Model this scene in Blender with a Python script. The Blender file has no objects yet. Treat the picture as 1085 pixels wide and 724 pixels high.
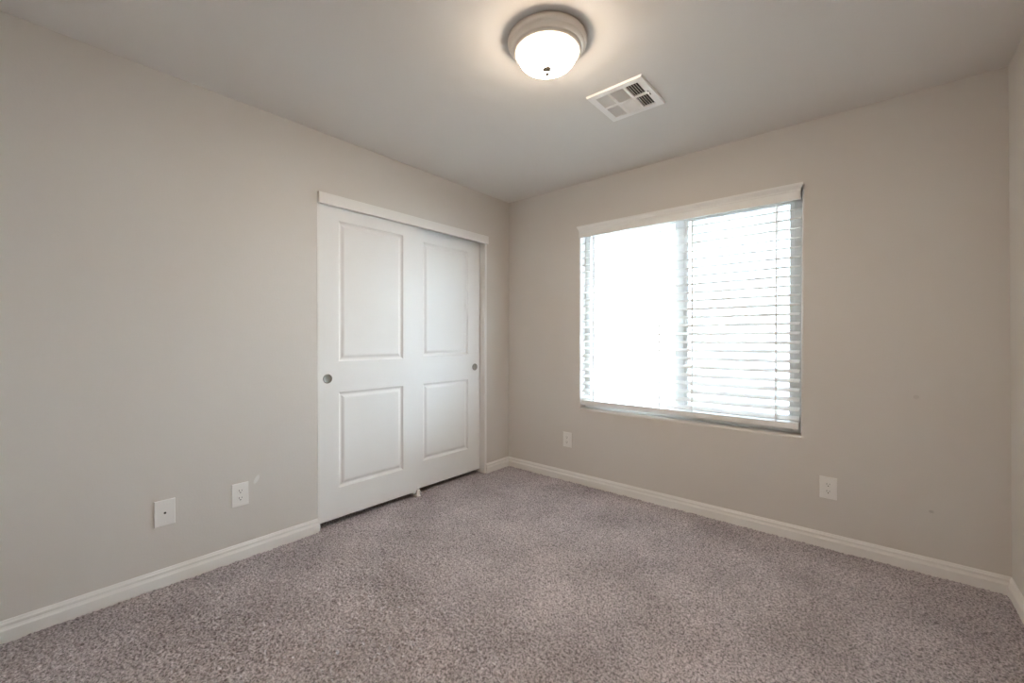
import bpy, bmesh, math, random
import numpy as np
from mathutils import Vector, Matrix

random.seed(7)
scene = bpy.context.scene
C = scene.collection

# ------------------------------------------------------------------ camera
IMG_W = 1085.0
FOCAL_PX = 445.83
YAW, PITCH, ROLL = -0.7037, -0.0066, 0.0013
cam_data = bpy.data.cameras.new('camera')
cam_data.sensor_fit = 'HORIZONTAL'
cam_data.sensor_width = 36.0
cam_data.lens = 36.0 * FOCAL_PX / IMG_W
cam_data.clip_start = 0.02
cam = bpy.data.objects.new('camera', cam_data)
C.objects.link(cam)
_cy, _sy = math.cos(YAW), math.sin(YAW)
_f = Vector((_sy * math.cos(PITCH), _cy * math.cos(PITCH), math.sin(PITCH)))
_r0 = Vector((_cy, -_sy, 0))
_u0 = _r0.cross(_f)
_r = math.cos(ROLL) * _r0 + math.sin(ROLL) * _u0
_u = -math.sin(ROLL) * _r0 + math.cos(ROLL) * _u0
_m = Matrix((( _r.x, _u.x, -_f.x, 0), (_r.y, _u.y, -_f.y, 0), (_r.z, _u.z, -_f.z, 0), (0, 0, 0, 1)))
cam.matrix_world = Matrix.Translation((2.5574, -2.965, 1.1796)) @ _m
scene.camera = cam

# ------------------------------------------------------------------ light and exposure
SKY_STRENGTH = 14.2
LAMP_EMISSION = 36.0     # at the middle of the bowl; the rim is set weaker to limit ceiling glow
world = bpy.data.worlds.new('daylight')
scene.world = world
world.use_nodes = True
_bg = world.node_tree.nodes['Background']
_bg.inputs[0].default_value = (0.665, 0.845, 1.0, 1)
_bg.inputs[1].default_value = SKY_STRENGTH

vs = scene.view_settings
scene.display_settings.display_device = 'sRGB'
vs.view_transform = 'Standard'
vs.look = 'None'
vs.exposure = 2.58
vs.gamma = 1.0
vs.use_curve_mapping = False
scene.cycles.max_bounces = 14
scene.cycles.diffuse_bounces = 8
scene.cycles.transparent_max_bounces = 16
scene.cycles.sample_clamp_indirect = 20.0
scene.cycles.caustics_reflective = False
scene.cycles.caustics_refractive = False

# ------------------------------------------------------------------ room numbers (metres)
H = 2.44                  # ceiling
W = 3.040                 # right wall at the ceiling
WB = 3.066                # right wall at the floor (it is a touch out of plumb)
YF = -3.16                # front wall, behind the camera
CL0, CL1 = -1.782, -0.296   # closet opening in the left wall, outer
CLT = 2.05
WX0, WX1, WZ0, WZ1 = 0.767, 2.256, 0.612, 2.075   # window opening
WALL_T = 0.15

# ------------------------------------------------------------------ materials
def new_mat(name):
    m = bpy.data.materials.new(name)
    m.use_nodes = True
    nt = m.node_tree
    return m, nt, nt.nodes['Principled BSDF']

def simple(name, col, rough=0.5, metal=0.0, bump=0.0, scale=300.0, var=0.0):
    m, nt, b = new_mat(name)
    b.inputs['Roughness'].default_value = rough
    b.inputs['Metallic'].default_value = metal
    tc = nt.nodes.new('ShaderNodeTexCoord')
    n = nt.nodes.new('ShaderNodeTexNoise')
    n.inputs['Scale'].default_value = scale
    n.inputs['Detail'].default_value = 3
    nt.links.new(tc.outputs['Object'], n.inputs['Vector'])
    mix = nt.nodes.new('ShaderNodeMix')
    mix.data_type = 'RGBA'
    mix.inputs[6].default_value = tuple(c * (1 - var) for c in col) + (1,)
    mix.inputs[7].default_value = tuple(min(1, c * (1 + var)) for c in col) + (1,)
    nt.links.new(n.outputs['Fac'], mix.inputs[0])
    nt.links.new(mix.outputs[2], b.inputs['Base Color'])
    if bump:
        bp = nt.nodes.new('ShaderNodeBump')
        bp.inputs['Strength'].default_value = bump
        bp.inputs['Distance'].default_value = 0.002
        nt.links.new(n.outputs['Fac'], bp.inputs['Height'])
        nt.links.new(bp.outputs['Normal'], b.inputs['Normal'])
    return m

def paint(name, col, rough, marks=()):
    """Orange-peel drywall paint; marks = [(centre, radii, colour, amount, turn about X)] pale spots and scuffs."""
    m, nt, b = new_mat(name)
    L = nt.links.new
    tc = nt.nodes.new('ShaderNodeTexCoord')
    n = nt.nodes.new('ShaderNodeTexNoise')
    n.inputs['Scale'].default_value = 110
    n.inputs['Detail'].default_value = 2
    L(tc.outputs['Object'], n.inputs['Vector'])
    big = nt.nodes.new('ShaderNodeTexNoise')
    big.inputs['Scale'].default_value = 1.3
    big.inputs['Detail'].default_value = 2
    L(tc.outputs['Object'], big.inputs['Vector'])
    mix = nt.nodes.new('ShaderNodeMix')
    mix.data_type = 'RGBA'
    mix.inputs[6].default_value = tuple(c * 0.985 for c in col) + (1,)
    mix.inputs[7].default_value = tuple(c * 1.015 for c in col) + (1,)
    L(big.outputs['Fac'], mix.inputs[0])
    out = mix.outputs[2]
    for cen, rad, mcol, amt, *turn in marks:
        sub = nt.nodes.new('ShaderNodeVectorMath'); sub.operation = 'SUBTRACT'
        sub.inputs[1].default_value = cen
        L(tc.outputs['Object'], sub.inputs[0])
        dv = nt.nodes.new('ShaderNodeVectorMath'); dv.operation = 'DIVIDE'
        dv.inputs[1].default_value = rad
        if turn:
            vr = nt.nodes.new('ShaderNodeVectorRotate'); vr.rotation_type = 'X_AXIS'
            vr.inputs['Angle'].default_value = turn[0]
            L(sub.outputs[0], vr.inputs['Vector']); L(vr.outputs[0], dv.inputs[0])
        else:
            L(sub.outputs[0], dv.inputs[0])
        ln = nt.nodes.new('ShaderNodeVectorMath'); ln.operation = 'LENGTH'
        L(dv.outputs[0], ln.inputs[0])
        mr = nt.nodes.new('ShaderNodeMapRange')
        mr.interpolation_type = 'SMOOTHSTEP'
        mr.inputs[1].default_value = 0.55
        mr.inputs[2].default_value = 1.0
        mr.inputs[3].default_value = amt
        mr.inputs[4].default_value = 0.0
        L(ln.outputs['Value'], mr.inputs[0])
        mx = nt.nodes.new('ShaderNodeMix'); mx.data_type = 'RGBA'
        L(mr.outputs[0], mx.inputs[0])
        L(out, mx.inputs[6])
        mx.inputs[7].default_value = mcol + (1,)
        out = mx.outputs[2]
    L(out, b.inputs['Base Color'])
    b.inputs['Roughness'].default_value = rough
    bp = nt.nodes.new('ShaderNodeBump')
    bp.inputs['Strength'].default_value = 0.12
    bp.inputs['Distance'].default_value = 0.003
    L(n.outputs['Fac'], bp.inputs['Height'])
    L(bp.outputs['Normal'], b.inputs['Normal'])
    return m

GREIGE = (0.63, 0.60, 0.565)
M = {}
M['wall'] = paint('greige wall paint', GREIGE, 0.55)
M['wall_left'] = paint('greige wall paint with pale spot', GREIGE, 0.55,
                       [((0.0, -2.115, 0.407), (0.05, 0.013, 0.031), (0.76, 0.75, 0.73), 0.8, 0.5)])  # paler slanted oval spot low on the wall
M['wall_back'] = paint('greige wall paint with scuffs', GREIGE, 0.55,
                       [((2.80, 0.0, 0.315), (0.012, 0.05, 0.009), (0.30, 0.27, 0.24), 0.4),
                        ((2.742, 0.0, 0.885), (0.014, 0.05, 0.014), (0.45, 0.41, 0.37), 0.35)])
M['ceiling'] = paint('ceiling paint', (0.72, 0.695, 0.665), 0.7)
M['trim'] = simple('white trim paint', (0.77, 0.76, 0.74), 0.38, var=0.01)
M['door'] = simple('white door paint', (0.78, 0.78, 0.77), 0.40, bump=0.04, scale=220, var=0.01)
M['door'].node_tree.nodes['Principled BSDF'].inputs['Specular IOR Level'].default_value = 0.36
M['vinyl'] = simple('white window vinyl', (0.80, 0.80, 0.79), 0.35, var=0.01)
M['slat'] = simple('white blind slat', (0.80, 0.80, 0.79), 0.42, var=0.01)
M['plate'] = simple('white plastic plate', (0.80, 0.79, 0.77), 0.3, var=0.01)
M['slot'] = simple('dark slot', (0.03, 0.03, 0.03), 0.6, var=0.1)
M['nickel'] = simple('brushed nickel', (0.33, 0.315, 0.285), 0.34, 1.0, bump=0.05, scale=400, var=0.04)
M['lampring'] = simple('satin nickel lamp ring', (0.80, 0.74, 0.68), 0.38, 0.5, var=0.03)
M['polished'] = simple('polished nickel', (0.55, 0.51, 0.46), 0.08, 1.0, var=0.02)
M['vent'] = simple('white vent enamel', (0.88, 0.87, 0.855), 0.4, var=0.01)
M['duct'] = simple('dark duct', (0.05, 0.05, 0.05), 0.7, var=0.1)
M['cord'] = simple('white blind cord', (0.78, 0.78, 0.77), 0.8, var=0.05)
M['track'] = simple('closet track metal', (0.45, 0.45, 0.45), 0.4, 0.8, var=0.05)

m, nt, b = new_mat('frosted lamp glass')
b.inputs['Base Color'].default_value = (0.9, 0.88, 0.84, 1)
b.inputs['Roughness'].default_value = 0.25
b.inputs['Emission Color'].default_value = (1.0, 0.815, 0.62, 1)
# emission shaped to fade towards the rim, keeping the glow on the ceiling low
tc = nt.nodes.new('ShaderNodeTexCoord')
sub = nt.nodes.new('ShaderNodeVectorMath'); sub.operation = 'SUBTRACT'; sub.inputs[1].default_value = (1.515, -1.51, 0)
mulv = nt.nodes.new('ShaderNodeVectorMath'); mulv.operation = 'MULTIPLY'; mulv.inputs[1].default_value = (1, 1, 0)
ln = nt.nodes.new('ShaderNodeVectorMath'); ln.operation = 'LENGTH'
mr = nt.nodes.new('ShaderNodeMapRange')
mr.inputs[1].default_value = 0.05; mr.inputs[2].default_value = 0.125
mr.inputs[3].default_value = LAMP_EMISSION; mr.inputs[4].default_value = LAMP_EMISSION * 0.22
nt.links.new(tc.outputs['Object'], sub.inputs[0]); nt.links.new(sub.outputs[0], mulv.inputs[0])
nt.links.new(mulv.outputs[0], ln.inputs[0]); nt.links.new(ln.outputs['Value'], mr.inputs[0])
nt.links.new(mr.outputs[0], b.inputs['Emission Strength'])
M['lampglass'] = m

m, nt, b = new_mat('window glass')
nt.nodes.remove(b)
tr = nt.nodes.new('ShaderNodeBsdfTransparent')
tr.inputs[0].default_value = (0.97, 0.97, 0.97, 1)
gl = nt.nodes.new('ShaderNodeBsdfGlossy')
gl.inputs['Roughness'].default_value = 0.02
lw = nt.nodes.new('ShaderNodeLayerWeight')
pw = nt.nodes.new('ShaderNodeMath'); pw.operation = 'POWER'; pw.inputs[1].default_value = 5.0
fr = nt.nodes.new('ShaderNodeMath'); fr.operation = 'MULTIPLY_ADD'; fr.inputs[1].default_value = 0.9; fr.inputs[2].default_value = 0.04
nt.links.new(lw.outputs['Facing'], pw.inputs[0]); nt.links.new(pw.outputs[0], fr.inputs[0])
mx = nt.nodes.new('ShaderNodeMixShader')
nt.links.new(fr.outputs[0], mx.inputs[0]); nt.links.new(tr.outputs[0], mx.inputs[1]); nt.links.new(gl.outputs[0], mx.inputs[2])
nt.links.new(mx.outputs[0], nt.nodes['Material Output'].inputs[0])
M['glass'] = m

def screen_mat(name, cover):
    m, nt, b = new_mat(name)
    nt.nodes.remove(b)
    tr = nt.nodes.new('ShaderNodeBsdfTransparent')
    df = nt.nodes.new('ShaderNodeBsdfDiffuse'); df.inputs[0].default_value = (0.22, 0.22, 0.21, 1)
    mx = nt.nodes.new('ShaderNodeMixShader'); mx.inputs[0].default_value = cover
    nt.links.new(tr.outputs[0], mx.inputs[1]); nt.links.new(df.outputs[0], mx.inputs[2])
    nt.links.new(mx.outputs[0], nt.nodes['Material Output'].inputs[0])
    return m
M['screen'] = screen_mat('grey dimming screen', 0.73)  # added over the right pane to dim the daylight behind the slats
M['screen_open'] = screen_mat('open dimming screen', 0.45)  # added over the left pane, dims it less

# carpet
m, nt, b = new_mat('mauve taupe cut-pile carpet')
L = nt.links.new
tc = nt.nodes.new('ShaderNodeTexCoord')
def noise(scale, detail, rough=0.5):
    n = nt.nodes.new('ShaderNodeTexNoise')
    n.inputs['Scale'].default_value = scale
    n.inputs['Detail'].default_value = detail
    n.inputs['Roughness'].default_value = rough
    L(tc.outputs['Object'], n.inputs['Vector'])
    return n
fine = noise(115, 2, 0.6)
ramp = nt.nodes.new('ShaderNodeValToRGB')
cr = ramp.color_ramp
cr.elements[0].position = 0.33; cr.elements[0].color = (0.165, 0.151, 0.159, 1)
cr.elements[1].position = 0.68; cr.elements[1].color = (0.60, 0.560, 0.59, 1)
e = cr.elements.new(0.5); e.color = (0.385, 0.353, 0.371, 1)
L(fine.outputs['Fac'], ramp.inputs[0])
patch = noise(2.6, 3, 0.55)
mr = nt.nodes.new('ShaderNodeMapRange')
mr.inputs[1].default_value = 0.32; mr.inputs[2].default_value = 0.68
mr.inputs[3].default_value = 0.84; mr.inputs[4].default_value = 1.16
L(patch.outputs['Fac'], mr.inputs[0])
mul = nt.nodes.new('ShaderNodeVectorMath'); mul.operation = 'SCALE'
L(ramp.outputs[0], mul.inputs[0]); L(mr.outputs[0], mul.inputs['Scale'])
L(mul.outputs[0], b.inputs['Base Color'])
b.inputs['Roughness'].default_value = 0.95
b.inputs['Specular IOR Level'].default_value = 0.1
b.inputs['Sheen Weight'].default_value = 0.15
M['carpet'] = m

# ------------------------------------------------------------------ mesh helpers
def bm_box(bm, lo, hi, bevel=0.0, seg=2):
    t = bmesh.new()
    bmesh.ops.create_cube(t, size=1.0)
    for v in t.verts:
        v.co = Vector([lo[i] + (v.co[i] + 0.5) * (hi[i] - lo[i]) for i in range(3)])
    if bevel:
        bmesh.ops.bevel(t, geom=list(t.edges), offset=bevel, segments=seg, profile=0.5, affect='EDGES')
    me = bpy.data.meshes.new('t'); t.to_mesh(me); t.free()
    bm.from_mesh(me); bpy.data.meshes.remove(me)
    return bm

def bm_prism(bm, prof, frame0, frame1):
    """Sweep a 2-D profile (list of (a,b)) between two frames: frame(a,b) -> Vector."""
    n = len(prof)
    v0 = [bm.verts.new(frame0(a, c)) for a, c in prof]
    v1 = [bm.verts.new(frame1(a, c)) for a, c in prof]
    for i in range(n):
        j = (i + 1) % n
        bm.faces.new((v0[i], v0[j], v1[j], v1[i]))
    bm.faces.new(v0[::-1]); bm.faces.new(v1)
    return bm

def bm_lathe(bm, prof, centre=(0, 0, 0), axis='z', seg=48):
    """prof: list of (r, h) from first to last; r=0 ends are closed to a point."""
    c = Vector(centre)
    def P(r, h, a):
        x, y = r * math.cos(a), r * math.sin(a)
        if axis == 'z': return c + Vector((x, y, h))
        if axis == 'x': return c + Vector((h, x, y))
        return c + Vector((x, h, y))
    rings = []
    for r, h in prof:
        if r < 1e-6: rings.append([bm.verts.new(P(0, h, 0))])
        else: rings.append([bm.verts.new(P(r, h, 2 * math.pi * k / seg)) for k in range(seg)])
    for A, B in zip(rings, rings[1:]):
        for k in range(seg):
            k2 = (k + 1) % seg
            if len(A) == 1 and len(B) == 1: continue
            if len(A) == 1: bm.faces.new((A[0], B[k], B[k2]))
            elif len(B) == 1: bm.faces.new((A[k], A[k2], B[0]))
            else: bm.faces.new((A[k], A[k2], B[k2], B[k]))
    return bm

def obj(name, bm, mat, parent=None, smooth=False, label=None):
    bmesh.ops.recalc_face_normals(bm, faces=list(bm.faces))
    me = bpy.data.meshes.new(name)
    bm.to_mesh(me); bm.free()
    me.materials.append(mat)
    if smooth:
        for p in me.polygons: p.use_smooth = True
        try: me.set_sharp_from_angle(angle=math.radians(35))
        except Exception: pass
    o = bpy.data.objects.new(name, me)
    C.objects.link(o)
    if parent is not None:
        o.parent = parent
        o.matrix_parent_inverse = Matrix.Translation(-parent.location)
    if label: o['label'] = label
    return o

def tag(o, label, cat, group=None, kind=None):
    o['label'] = label; o['category'] = cat
    if group: o['group'] = group
    if kind: o['kind'] = kind
    return o

def thing(name, label, cat, loc, group=None):
    o = bpy.data.objects.new(name, None)
    o.empty_display_size = 0.05
    o.location = loc
    C.objects.link(o)
    return tag(o, label, cat, group)

def struct(name, bm, mat, label, cat, **k):
    return tag(obj(name, bm, mat, **k), label, cat, kind='structure')

# ------------------------------------------------------------------ carpeted floor (cut pile as real tufts)
def carpet_floor():
    x0, x1, y0, y1, st = -0.72, 3.20, -3.30, 0.10, 0.0062
    nx, ny = int((x1 - x0) / st) + 1, int((y1 - y0) / st) + 1
    rng = np.random.default_rng(3)
    X, Y = np.meshgrid(np.linspace(x0, x1, nx), np.linspace(y0, y1, ny))
    X = X + rng.uniform(-.0024, .0024, X.shape); Y = Y + rng.uniform(-.0024, .0024, Y.shape)
    Z = rng.uniform(-.0065, .0035, X.shape)
    k = 8
    low = rng.uniform(-1, 1, (ny // k + 2, nx // k + 2))
    gi, gj = np.meshgrid(np.arange(nx) / k, np.arange(ny) / k)
    i0, j0 = gi.astype(int), gj.astype(int); fi, fj = gi - i0, gj - j0
    fi = fi * fi * (3 - 2 * fi); fj = fj * fj * (3 - 2 * fj)
    Z += .0022 * ((low[j0, i0] * (1 - fi) + low[j0, i0 + 1] * fi) * (1 - fj) + (low[j0 + 1, i0] * (1 - fi) + low[j0 + 1, i0 + 1] * fi) * fj)
    co = np.stack([X, Y, Z], -1).reshape(-1, 3).astype(np.float32)
    idx = np.arange(nx * ny).reshape(ny, nx)
    q = np.stack([idx[:-1, :-1], idx[:-1, 1:], idx[1:, 1:], idx[1:, :-1]], -1).reshape(-1, 4)
    me = bpy.data.meshes.new('floor')
    me.vertices.add(len(co)); me.vertices.foreach_set('co', co.ravel())
    me.loops.add(q.size); me.loops.foreach_set('vertex_index', q.ravel().astype(np.int32))
    me.polygons.add(len(q))
    me.polygons.foreach_set('loop_start', np.arange(0, q.size, 4, dtype=np.int32))
    me.update(calc_edges=True)
    me.polygons.foreach_set('use_smooth', np.ones(len(q), dtype=bool))
    me.materials.append(M['carpet'])
    o = bpy.data.objects.new('floor', me)
    C.objects.link(o)
    tag(o, 'mauve taupe cut-pile carpet covering the whole bedroom floor', 'floor', kind='structure')
carpet_floor()

# ------------------------------------------------------------------ ceiling and walls
bm = bmesh.new(); bm_box(bm, (-0.8, -3.35, H), (3.30, 0.16, H + 0.12))
struct('ceiling', bm, M['ceiling'], 'flat greige ceiling above the whole bedroom', 'ceiling')

# left wall with the closet opening
bm = bmesh.new()
bm_box(bm, (-0.12, -3.30, -0.02), (0, CL0, H))
bm_box(bm, (-0.12, CL1, -0.02), (0, 0.0, H))
bm_box(bm, (-0.12, CL0, CLT), (0, CL1, H))
struct('wall_left', bm, M['wall_left'], 'greige left wall that holds the closet opening', 'wall')
# closet interior
bm = bmesh.new()
bm_box(bm, (-0.80, -2.05, -0.02), (-0.70, -0.05, H))
bm_box(bm, (-0.70, -2.05, -0.02), (-0.12, -1.95, H))
bm_box(bm, (-0.70, -0.15, -0.02), (-0.12, -0.05, H))
struct('wall_closet', bm, M['wall'], 'greige walls inside the closet behind the sliding doors', 'wall')

# window wall with a bull-nosed drywall opening
def window_wall():
    bm = bmesh.new()
    xs = [-0.12, WX0, WX1, 3.25]; zs = [-0.02, WZ0, WZ1, H]
    v = {(i, j): bm.verts.new((xs[i], 0, zs[j])) for i in range(4) for j in range(4)}
    fs = []
    for i in range(3):
        for j in range(3):
            if (i, j) != (1, 1):
                fs.append(bm.faces.new((v[i, j], v[i + 1, j], v[i + 1, j + 1], v[i, j + 1])))
    r = bmesh.ops.extrude_face_region(bm, geom=fs)
    back = [g for g in r['geom'] if isinstance(g, bmesh.types.BMVert)]
    for g in back: g.co.y += WALL_T
    # keep the original faces as the room side
    if not all(f.is_valid for f in fs):
        pass
    bm.verts.ensure_lookup_table()
    hole = []
    for e in bm.edges:
        a, c = e.verts
        if abs(a.co.y) < 1e-6 and abs(c.co.y) < 1e-6:
            inside = all(WX0 - 1e-4 <= q.co.x <= WX1 + 1e-4 and WZ0 - 1e-4 <= q.co.z <= WZ1 + 1e-4 for q in (a, c))
            if inside: hole.append(e)
    have_front = any(all(abs(q.co.y) < 1e-6 for q in f.verts) for f in bm.faces)
    if not have_front:
        for i in range(3):
            for j in range(3):
                if (i, j) != (1, 1):
                    bm.faces.new((v[i, j], v[i + 1, j], v[i + 1, j + 1], v[i, j + 1]))
    bmesh.ops.bevel(bm, geom=hole, offset=0.014, segments=5, profile=0.5, affect='EDGES')
    return bm
struct('wall_back', window_wall(), M['wall_back'], 'greige window wall with a rounded drywall window opening', 'wall')

# right wall, slightly out of plumb
bm = bmesh.new()
bm_box(bm, (W, -3.30, 0.0), (W + 0.2, 0.0, H))
for q in bm.verts:
    if q.co.z < 0.1 and q.co.x < W + 0.1: q.co.x = WB
struct('wall_right', bm, M['wall'], 'greige right wall at the edge of the photo', 'wall')

# front wall behind the camera
bm = bmesh.new()
bm_box(bm, (0.0, YF - 0.12, -0.02), (3.20, YF, H))
struct('wall_front', bm, M['wall'], 'greige front wall behind the camera', 'wall')

# ------------------------------------------------------------------ added unseen outside the window: ground and cover that shape the daylight
bm = bmesh.new(); bm_box(bm, (-6.0, 0.16, -0.45), (9.0, 14.0, -0.30))  # added ground; sets how much daylight comes from below
struct('ground_added', bm, simple('pale bounce concrete', (0.58, 0.56, 0.53), 0.9, bump=0.3, scale=40, var=0.15), 'pale bounce concrete slab added unseen outside the window to shape daylight', 'ground')
bm = bmesh.new(); bm_box(bm, (-2.5, 0.16, 2.50), (5.5, 3.30, 2.68), 0.01)  # added cover that keeps high sky off the blind slats
struct('roof_sky_block', bm, simple('white sky block', (0.80, 0.79, 0.77), 0.9, bump=0.2, scale=60, var=0.05), 'white roof slab added unseen above the window to block high sky', 'roof')

# ------------------------------------------------------------------ baseboards
BP = [(0, -0.012), (0.0145, -0.012), (0.0145, 0.046), (0.0105, 0.053), (0.0085, 0.060), (0.0095, 0.064),
      (0.0095, 0.070), (0.0060, 0.075), (0.0045, 0.080), (0.0025, 0.083), (0, 0.083)]
def base(name, f0, f1, label):
    bm = bmesh.new(); bm_prism(bm, BP, f0, f1)
    struct(name, bm, M['trim'], label, 'baseboard')
base('baseboard_left', lambda a, z: Vector((a, YF, z)), lambda a, z: Vector((a, CL0 + 0.001, z)),
     'long white baseboard on the left wall below the outlet and cable plate')
base('baseboard_left.001', lambda a, z: Vector((a, CL1 - 0.010, z)), lambda a, z: Vector((a, -a, z)),
     'short white baseboard between the closet and the window wall')
_wr = lambda z: WB + (W - WB) * max(z, 0) / H
base('baseboard_back', lambda a, z: Vector((a, -a, z)), lambda a, z: Vector((_wr(z) - a, -a, z)),
     'white baseboard along the window wall')
base('baseboard_right', lambda a, z: Vector((_wr(z) - a, YF, z)), lambda a, z: Vector((_wr(z) - a, -a, z)),
     'white baseboard on the right wall at the edge of the photo')

# ------------------------------------------------------------------ closet: jambs, header, doors
bm = bmesh.new(); bm_box(bm, (-0.12, CL0, 0.0), (0.002, CL0 + 0.017, CLT), 0.0015)
struct('trim_1', bm, M['trim'], 'white closet side jamb at the left of the doors', 'door trim')
bm = bmesh.new(); bm_box(bm, (-0.12, CL1 - 0.024, 0.0), (0.002, CL1, CLT), 0.0015)
struct('trim_2', bm, M['trim'], 'white closet side jamb at the right of the doors', 'door trim')
bm = bmesh.new(); bm_box(bm, (0.002, CL0 + 0.001, 2.004), (0.026, CL1 - 0.001, 2.071), 0.002)
struct('trim_3', bm, M['trim'], 'white header board over the closet doors', 'door trim')
bm = bmesh.new()
for x in (-0.112, -0.062, -0.004):
    bm_box(bm, (x - 0.002, CL0 + 0.02, 2.028), (x + 0.002, CL1 - 0.026, CLT))
bm_box(bm, (-0.114, CL0 + 0.02, 2.046), (-0.002, CL1 - 0.026, 2.0499))
struct('trim_4', bm, M['track'], 'metal sliding track hidden behind the closet header board', 'door track')

def panel_door(name, xf, ya, yb, z0, z1, panels, label):
    """Moulded two-panel slab; room face at x = xf. panels: list of (y0, y1, z0, z1)."""
    T = 0.036
    bm = bmesh.new()
    ys = sorted({ya, yb} | {p[0] for p in panels} | {p[1] for p in panels})
    zs = sorted({z0, z1} | {p[2] for p in panels} | {p[3] for p in panels})
    vv = {}
    def V(x, y, z):
        k = (round(x, 5), round(y, 5), round(z, 5))
        if k not in vv: vv[k] = bm.verts.new(k)
        return vv[k]
    def is_panel(y, z): return any(p[0] - 1e-5 < y < p[1] + 1e-5 and p[2] - 1e-5 < z < p[3] + 1e-5 for p in panels)
    for i in range(len(ys) - 1):
        for j in range(len(zs) - 1):
            if not is_panel((ys[i] + ys[i + 1]) / 2, (zs[j] + zs[j + 1]) / 2):
                bm.faces.new((V(xf, ys[i], zs[j]), V(xf, ys[i + 1], zs[j]), V(xf, ys[i + 1], zs[j + 1]), V(xf, ys[i], zs[j + 1])))
    steps = [(0.0, 0.0), (0.003, -0.0035), (0.012, -0.0100), (0.016, -0.0110), (0.022, -0.0105), (0.036, -0.0035), (0.042, -0.0025)]
    for (p0, p1, q0, q1) in panels:
        rings = []
        for d, dx in steps:
            rings.append([V(xf + dx, p0 + d, q0 + d), V(xf + dx, p1 - d, q0 + d), V(xf + dx, p1 - d, q1 - d), V(xf + dx, p0 + d, q1 - d)])
        for A, B in zip(rings, rings[1:]):
            for k in range(4):
                bm.faces.new((A[k], A[(k + 1) % 4], B[(k + 1) % 4], B[k]))
        bm.faces.new(rings[-1])
    # sides and back
    b_ = [bm.verts.new((xf - T, y, z)) for y, z in ((ya, z0), (yb, z0), (yb, z1), (ya, z1))]
    bm.faces.new(b_)
    bm.faces.new([V(xf, y, z0) for y in ys] + [b_[1], b_[0]])
    bm.faces.new([V(xf, y, z1) for y in ys] + [b_[2], b_[3]])
    bm.faces.new([V(xf, ya, z) for z in zs] + [b_[3], b_[0]])
    bm.faces.new([V(xf, yb, z) for z in zs] + [b_[2], b_[1]])
    return struct(name, bm, M['door'], label, 'closet door')

def finger_pull(parent, xf, y, z):
    bm = bmesh.new()
    bm_lathe(bm, [(0.0, 0.0003), (0.020, 0.0003), (0.0225, 0.0012), (0.0235, 0.0030), (0.0265, 0.0036), (0.0290, 0.0025), (0.0295, -0.001)],
             (xf, y, z), 'x', 40)
    p = obj('finger_pull', bm, M['nickel'], parent, smooth=True, label='round nickel finger pull')

d1 = panel_door('door_1', -0.010, -1.762, -1.014, 0.040, 2.022,
                [(-1.640, -1.155, 0.230, 0.838), (-1.640, -1.155, 1.034, 1.926)], 'white two-panel sliding closet door in front, at the left')
finger_pull(d1, -0.010, -1.712, 0.929)
d2 = panel_door('door_2', -0.055, -1.080, -0.326, 0.036, 2.022,
                [(-0.942, -0.465, 0.236, 0.832), (-0.942, -0.465, 1.045, 1.921)], 'white two-panel sliding closet door behind, nearest the window wall')
finger_pull(d2, -0.055, -0.387, 0.934)

g = thing('door_guide', 'small white plastic floor guide under the overlap of the closet doors', 'door guide', (-0.05, -1.03, 0.0))
bm = bmesh.new(); bm_box(bm, (-0.100, -1.045, 0.000), (0.006, -1.012, 0.010), 0.002)
obj('guide_base', bm, M['plate'], g)
bm = bmesh.new()
bm_box(bm, (-0.0075, -1.043, 0.008), (0.002, -1.014, 0.052), 0.002)
obj('guide_fin', bm, M['plate'], g)
bm = bmesh.new()
bm_box(bm, (-0.0535, -1.043, 0.008), (-0.0475, -1.014, 0.040), 0.001)
obj('guide_fin', bm, M['plate'], g)

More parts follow.
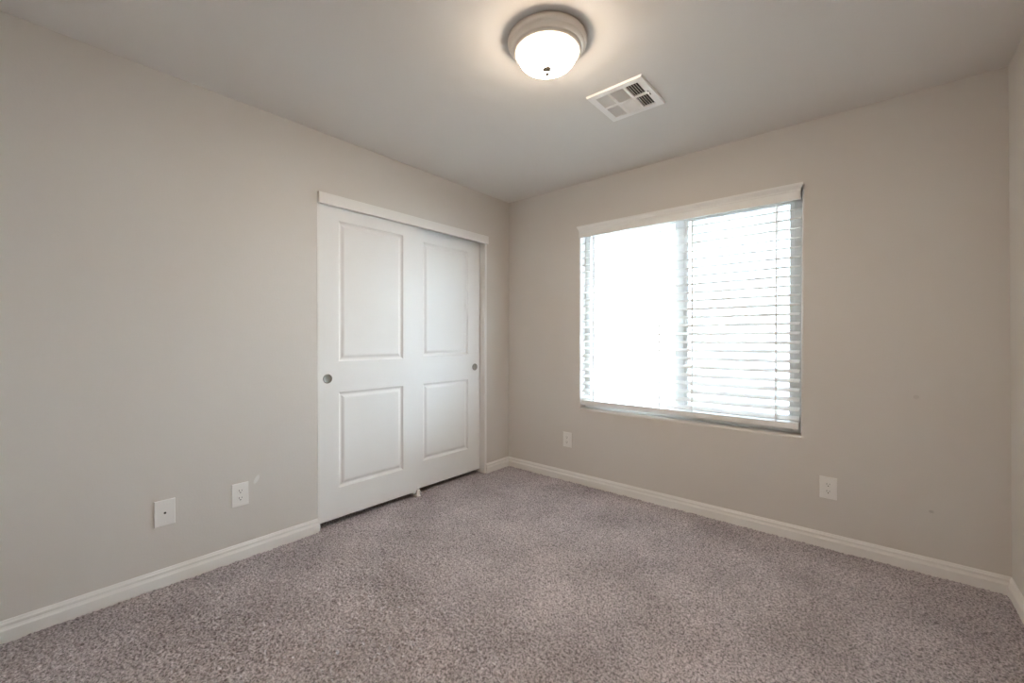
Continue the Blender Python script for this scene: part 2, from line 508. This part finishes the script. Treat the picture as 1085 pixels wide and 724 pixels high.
# ------------------------------------------------------------------ window
def window():
    y0, y1 = 0.082, 0.148
    root = bmesh.new()
    fw = 0.048
    bm_box(root, (WX0, y0, WZ0), (WX0 + fw, y1, WZ1), 0.003)
    bm_box(root, (WX1 - fw, y0, WZ0), (WX1, y1, WZ1), 0.003)
    bm_box(root, (WX0 + fw, y0, WZ0), (WX1 - fw, y1, WZ0 + fw), 0.003)
    bm_box(root, (WX0 + fw, y0, WZ1 - fw), (WX1 - fw, y1, WZ1), 0.003)
    w = struct('window_1', root, M['vinyl'], 'white vinyl sliding window behind the blind', 'window')
    mx = 1.533
    bm = bmesh.new(); bm_box(bm, (mx - 0.027, y0 + 0.006, WZ0 + fw), (mx + 0.027, y1 - 0.004, WZ1 - fw), 0.003)
    obj('meeting_stile', bm, M['vinyl'], w)
    for nm, a, c, yy in (('sash', WX0 + fw, mx - 0.027, y0 + 0.034), ('sash', mx + 0.027, WX1 - fw, y0 + 0.012)):
        s = 0.022
        bm = bmesh.new()
        z0, z1 = WZ0 + fw, WZ1 - fw
        bm_box(bm, (a, yy, z0), (a + s, yy + 0.024, z1), 0.002)
        bm_box(bm, (c - s, yy, z0), (c, yy + 0.024, z1), 0.002)
        bm_box(bm, (a + s, yy, z0), (c - s, yy + 0.024, z0 + s), 0.002)
        bm_box(bm, (a + s, yy, z1 - s), (c - s, yy + 0.024, z1), 0.002)
        so = obj(nm, bm, M['vinyl'], w)
        bm = bmesh.new(); bm_box(bm, (a + s, yy + 0.010, z0 + s), (c - s, yy + 0.014, z1 - s))
        obj('pane', bm, M['glass'], so)
    bm = bmesh.new(); bm_box(bm, (mx + 0.030, y1 - 0.004, WZ0 + fw), (WX1 - fw, y1 - 0.003, WZ1 - fw))
    obj('dimming_screen', bm, M['screen'], w, label='grey dimming screen added over the right half')
    bm = bmesh.new(); bm_box(bm, (WX0 + fw, y1 - 0.004, WZ0 + fw), (mx - 0.030, y1 - 0.003, WZ1 - fw))
    obj('dimming_screen', bm, M['screen_open'], w, label='lighter dimming screen added over the left half')
window()

# ------------------------------------------------------------------ blind
def blind():
    root = thing('window_blind', 'white wide-slat horizontal blind with crown valance hanging in the window', 'window blind', (1.51, 0.04, 2.06))
    x0, x1 = WX0 + 0.010, WX1 - 0.012
    # head rail
    bm = bmesh.new(); bm_box(bm, (x0, 0.012, 2.015), (x1, 0.072, 2.068), 0.003)
    obj('head_rail', bm, M['vinyl'], root)
    # crown valance with mitred returns
    prof = [(0.000, 1.993), (-0.014, 1.993), (-0.014, 2.040), (-0.0165, 2.044), (-0.0165, 2.052), (-0.0215, 2.062), (-0.0265, 2.070),
            (-0.0285, 2.074), (-0.0285, 2.084), (0.000, 2.084)]
    bm = bmesh.new()
    vx0, vx1 = 0.768, 2.249
    bm_prism(bm, prof, lambda a, z: Vector((vx0 - (-a - 0.014 if a < -0.014 else 0), a - 0.008, z)),
             lambda a, z: Vector((vx1 + (-a - 0.014 if a < -0.014 else 0), a - 0.008, z)))
    obj('valance', bm, M['slat'], root)
    # slats
    pitch, tilt, wid, th = 0.0567, math.radians(17), 0.060, 0.003
    zc = [1.9535 - pitch * k for k in range(23)]
    prof = []
    N = 8
    for k in range(N + 1):
        t = -0.5 + k / N
        prof.append((t * wid, 0.0016 * (1 - 4 * t * t)))
    prof = prof + [(a, c - th) for a, c in prof[::-1]]
    ct, st = math.cos(tilt), math.sin(tilt)
    yc = 0.041
    first = None
    for i, z in enumerate(zc):
        if first is None:
            bm = bmesh.new()
            fr = lambda X: (lambda a, c: Vector((X, yc + a * ct - c * st, z + a * st + c * ct)))
            bm_prism(bm, prof, fr(x0), fr(x1))
            first = obj('slat', bm, M['slat'], root)
            z_first = z
        else:
            o = first.copy(); C.objects.link(o)
            o.location = (0, 0, z - z_first)
            o.rotation_euler = (0, math.radians(random.uniform(-.03, .03)), 0)
    # bottom rail
    bm = bmesh.new(); bm_box(bm, (x0, 0.008, 0.645), (x1, 0.066, 0.683), 0.004, 3)
    rail = obj('bottom_rail', bm, M['slat'], root)
    cords = (0.886, 1.416, 1.640, 2.128)
    for x in cords:
        bm = bmesh.new()
        bm_box(bm, (x - 0.0042, 0.0077, 0.672), (x + 0.0042, 0.0093, 2.02))
        bm_box(bm, (x - 0.0016, 0.0727, 0.672), (x + 0.0016, 0.0743, 2.02))
        for z in zc:      # rungs under each slat
            bm_box(bm, (x - 0.001, 0.009, z - 0.0135), (x + 0.001, 0.0115, z - 0.0115))
        obj('ladder_cord', bm, M['cord'], root)
        bm = bmesh.new(); bm_lathe(bm, [(0.006, 0.0085), (0.006, 0.0068), (0.004, 0.006), (0.0, 0.006)], (x + 0.02, 0, 0.664), 'y', 20)
        obj('cord_button', bm, M['plate'], rail, smooth=True)
blind()

# ------------------------------------------------------------------ ceiling light
def lamp():
    cx, cy = 1.515, -1.51
    root = thing('ceiling_light', 'round flush-mount ceiling light with frosted glass bowl and nickel ring, lit', 'ceiling light', (cx, cy, H))
    bm = bmesh.new()
    bm_lathe(bm, [(0.0, H), (0.160, H), (0.1640, H - 0.004), (0.1662, H - 0.011), (0.1655, H - 0.018), (0.163, H - 0.025), (0.159, H - 0.029), (0.1565, H - 0.031),
                  (0.155, H - 0.038), (0.151, H - 0.044), (0.147, H - 0.046), (0.144, H - 0.047), (0.141, H - 0.053), (0.136, H - 0.0585), (0.130, H - 0.060), (0.124, H - 0.058), (0.121, H - 0.048), (0.0, H - 0.044)],
             (cx, cy, 0), 'z', 72)
    obj('base_ring', bm, M['lampring'], root, smooth=True)
    bm = bmesh.new()
    bm_lathe(bm, [(0.122, H - 0.050), (0.1235, H - 0.060), (0.122, H - 0.072), (0.117, H - 0.085), (0.107, H - 0.097), (0.091, H - 0.107), (0.068, H - 0.115),
                  (0.038, H - 0.120), (0.0, H - 0.122)], (cx, cy, 0), 'z', 72)
    obj('glass_bowl', bm, M['lampglass'], root, smooth=True, label='glowing frosted white glass bowl')
    bm = bmesh.new()
    bm_lathe(bm, [(0.0200, H - 0.1195), (0.0198, H - 0.1225), (0.0180, H - 0.1275), (0.0145, H - 0.1315), (0.0098, H - 0.1345), (0.0085, H - 0.1370), (0.0098, H - 0.1400), (0.0092, H - 0.1440), (0.0070, H - 0.1475), (0.0035, H - 0.1495), (0.0, H - 0.150)],
             (cx, cy, 0), 'z', 32)
    obj('finial', bm, M['polished'], root, smooth=True, label='small nickel finial')
lamp()

# ------------------------------------------------------------------ ceiling vent
def vent():
    X0, X1, Y0, Y1 = 1.428, 1.722, -1.034, -0.732
    z = H
    root = thing('ceiling_vent', 'white square air vent with six louver panels in the ceiling beside the light', 'air vent', ((X0 + X1) / 2, (Y0 + Y1) / 2, z))
    cols = [(1.462, 1.528), (1.542, 1.612), (1.626, 1.690)]
    rows = [(-1.000, -0.890), (-0.876, -0.766)]
    xs = [X0, *[v for c in cols for v in c], X1]; ys = [Y0, *[v for c in rows for v in c], Y1]
    bm = bmesh.new()
    vv = {}
    def V(x, y, zz):
        k = (round(x, 5), round(y, 5), round(zz, 5))
        if k not in vv: vv[k] = bm.verts.new(k)
        return vv[k]
    zf = z - 0.010
    for i in range(len(xs) - 1):
        for j in range(len(ys) - 1):
            q = ((xs[i], ys[j]), (xs[i + 1], ys[j]), (xs[i + 1], ys[j + 1]), (xs[i], ys[j + 1]))
            if i % 2 == 1 and j % 2 == 1:
                for a, c in zip(q, q[1:] + q[:1]):
                    bm.faces.new((V(*a, zf), V(*c, zf), V(*c, z - 0.001), V(*a, z - 0.001)))
            else:
                bm.faces.new([V(*p, zf) for p in q])
    o_ = 0.004
    out = [(X0, Y0), (X1, Y0), (X1, Y1), (X0, Y1)]
    outer = [(X0 - o_, Y0 - o_), (X1 + o_, Y0 - o_), (X1 + o_, Y1 + o_), (X0 - o_, Y1 + o_)]
    edge = {0: [(x, Y0) for x in xs], 1: [(X1, y) for y in ys], 2: [(x, Y1) for x in xs[::-1]], 3: [(X0, y) for y in ys[::-1]]}
    for k in range(4):
        bm.faces.new([V(*p, zf) for p in edge[k]] + [V(*outer[(k + 1) % 4], z - 0.0005), V(*outer[k], z - 0.0005)])
    obj('face_frame', bm, M['vent'], root)
    bm = bmesh.new(); bm_box(bm, (X0 + 0.02, Y0 + 0.02, z - 0.0012), (X1 - 0.02, Y1 - 0.02, z - 0.0002))
    obj('duct_opening', bm, M['duct'], root, label='dark duct opening')
    def vane(bm, lo, hi, along, off, lean):
        """One thin leaning blade between lo and hi (x0,y0),(x1,y1)."""
        if along == 'y':
            p = [(off, zf + 0.0005), (off + lean, z - 0.0015), (off + lean + 0.0008, z - 0.0015), (off + 0.0008, zf + 0.0005)]
            bm_prism(bm, p, lambda a, c: Vector((a, lo, c)), lambda a, c: Vector((a, hi, c)))
        else:
            p = [(off, zf + 0.0005), (off + lean, z - 0.0015), (off + lean + 0.0008, z - 0.0015), (off + 0.0008, zf + 0.0005)]
            bm_prism(bm, p, lambda a, c: Vector((lo, a, c)), lambda a, c: Vector((hi, a, c)))
    for ci, (a, c) in enumerate(cols):
        for rj, (p, q) in enumerate(rows):
            bm = bmesh.new()
            if ci == 1:
                n = 11; step = (q - p) / n
                for k in range(n):
                    vane(bm, a, c, 'x', p + step * (k + (0.9 if rj == 1 else 0.1)), -0.009 if rj == 1 else 0.003)
            else:
                n = 7 if ci == 0 else 5; step = (c - a) / n
                for k in range(n):
                    vane(bm, p, q, 'y', a + step * (k + (0.15 if ci == 0 else 0.85)), (0.0055 if ci == 0 else -0.002))
            obj('louver_panel', bm, M['vent'], root)
    bm = bmesh.new()
    bm_box(bm, (1.6985, -0.905, zf - 0.001), (1.7025, -0.862, zf + 0.0005))
    obj('lever_slot', bm, M['slot'], root, label='dark damper lever slot')
    bm = bmesh.new(); bm_box(bm, (1.697, -0.892, zf - 0.012), (1.704, -0.886, zf), 0.001)
    obj('damper_lever', bm, M['vent'], root)
    for (sx, sy) in ((1.575, -1.018), (1.575, -0.748)):
        bm = bmesh.new(); bm_lathe(bm, [(0.004, zf), (0.0036, zf - 0.0015), (0.0, zf - 0.002)], (sx, sy, 0), 'z', 16)
        obj('screw', bm, M['vent'], root, smooth=True)
vent()

# ------------------------------------------------------------------ wall plates
def wall_plate(name, label, cat, pos, n, kind, group=None):
    """pos on the wall, n = outward normal ('x' left wall, 'y' window wall)."""
    root = thing(name, label, cat, pos, group)
    px, py, pz = pos
    def T(bm):
        for v in bm.verts:      # local: a across, d out of the wall, z up
            a, d, zz = v.co
            if n == 'x': v.co = (px + d, py + a, pz + zz)
            else: v.co = (px + a, py - d, pz + zz)
        return bm
    hw, hh = 0.0395, 0.061
    bm = bmesh.new()
    bm_box(bm, (-hw, 0, -hh), (hw, 0.0065, hh))
    top = [e for e in bm.edges if all(v.co.y > 0.005 for v in e.verts)]
    bmesh.ops.bevel(bm, geom=top, offset=0.003, segments=3, profile=0.5, affect='EDGES')
    plate = obj('cover_plate', T(bm), M['plate'], root)
    if kind == 'duplex':
        for s in (1, -1):
            bm = bmesh.new()
            zc = 0.0195 * s
            pts = []
            for k in range(40):
                a = 2 * math.pi * k / 40
                pts.append((0.0172 * math.cos(a), max(-0.0140, min(0.0140, 0.0172 * math.sin(a)))))
            bm_prism(bm, pts, lambda a, c: Vector((a, 0.006, zc + c)), lambda a, c: Vector((a, 0.0078, zc + c)))
            so = obj('receptacle', T(bm), M['plate'], root)
            bm = bmesh.new()
            bm_box(bm, (-0.0075, 0.0072, zc - 0.001), (-0.0053, 0.0082, zc + 0.008))
            bm_box(bm, (0.0055, 0.0072, zc - 0.000), (0.0075, 0.0082, zc + 0.007))
            bm_lathe(bm, [(0.0028, 0.0082), (0.0, 0.0082)], (0.0, 0, zc - 0.0075), 'y', 16)
            obj('slot', T(bm), M['slot'], so, label='dark plug slots')
        bm = bmesh.new(); bm_lathe(bm, [(0.0032, 0.006), (0.003, 0.0078), (0.0, 0.0082)], (0, 0, 0), 'y', 16)
        obj('screw', T(bm), M['plate'], root)
    else:
        bm = bmesh.new()
        bm_lathe(bm, [(0.0050, 0.006), (0.0050, 0.0078), (0.0036, 0.008), (0.0035, 0.0115), (0.0024, 0.0117), (0.0, 0.0105)], (0, 0, 0), 'y', 24)
        obj('cable_connector', T(bm), M['slot'], root, label='dark threaded cable connector')
        for s in (1, -1):
            bm = bmesh.new(); bm_lathe(bm, [(0.003, 0.006), (0.0028, 0.0074), (0.0, 0.0078)], (0, 0, 0.0415 * s), 'y', 16)
            obj('screw', T(bm), M['plate'], root)
G = 'white wall outlets'
wall_plate('cable_plate', 'white wall plate with one dark coaxial connector on the left wall', 'cable plate', (0, -2.510, 0.348), 'x', 'coax')
wall_plate('wall_outlet', 'white duplex outlet on the left wall beside the cable plate', 'outlet', (0, -2.195, 0.346), 'x', 'duplex', G)
wall_plate('wall_outlet', 'white duplex outlet below the left corner of the window, smallest in view', 'outlet', (0.648, 0, 0.341), 'y', 'duplex', G)
wall_plate('wall_outlet', 'white duplex outlet on the window wall right of the window', 'outlet', (2.386, 0, 0.3395), 'y', 'duplex', G)
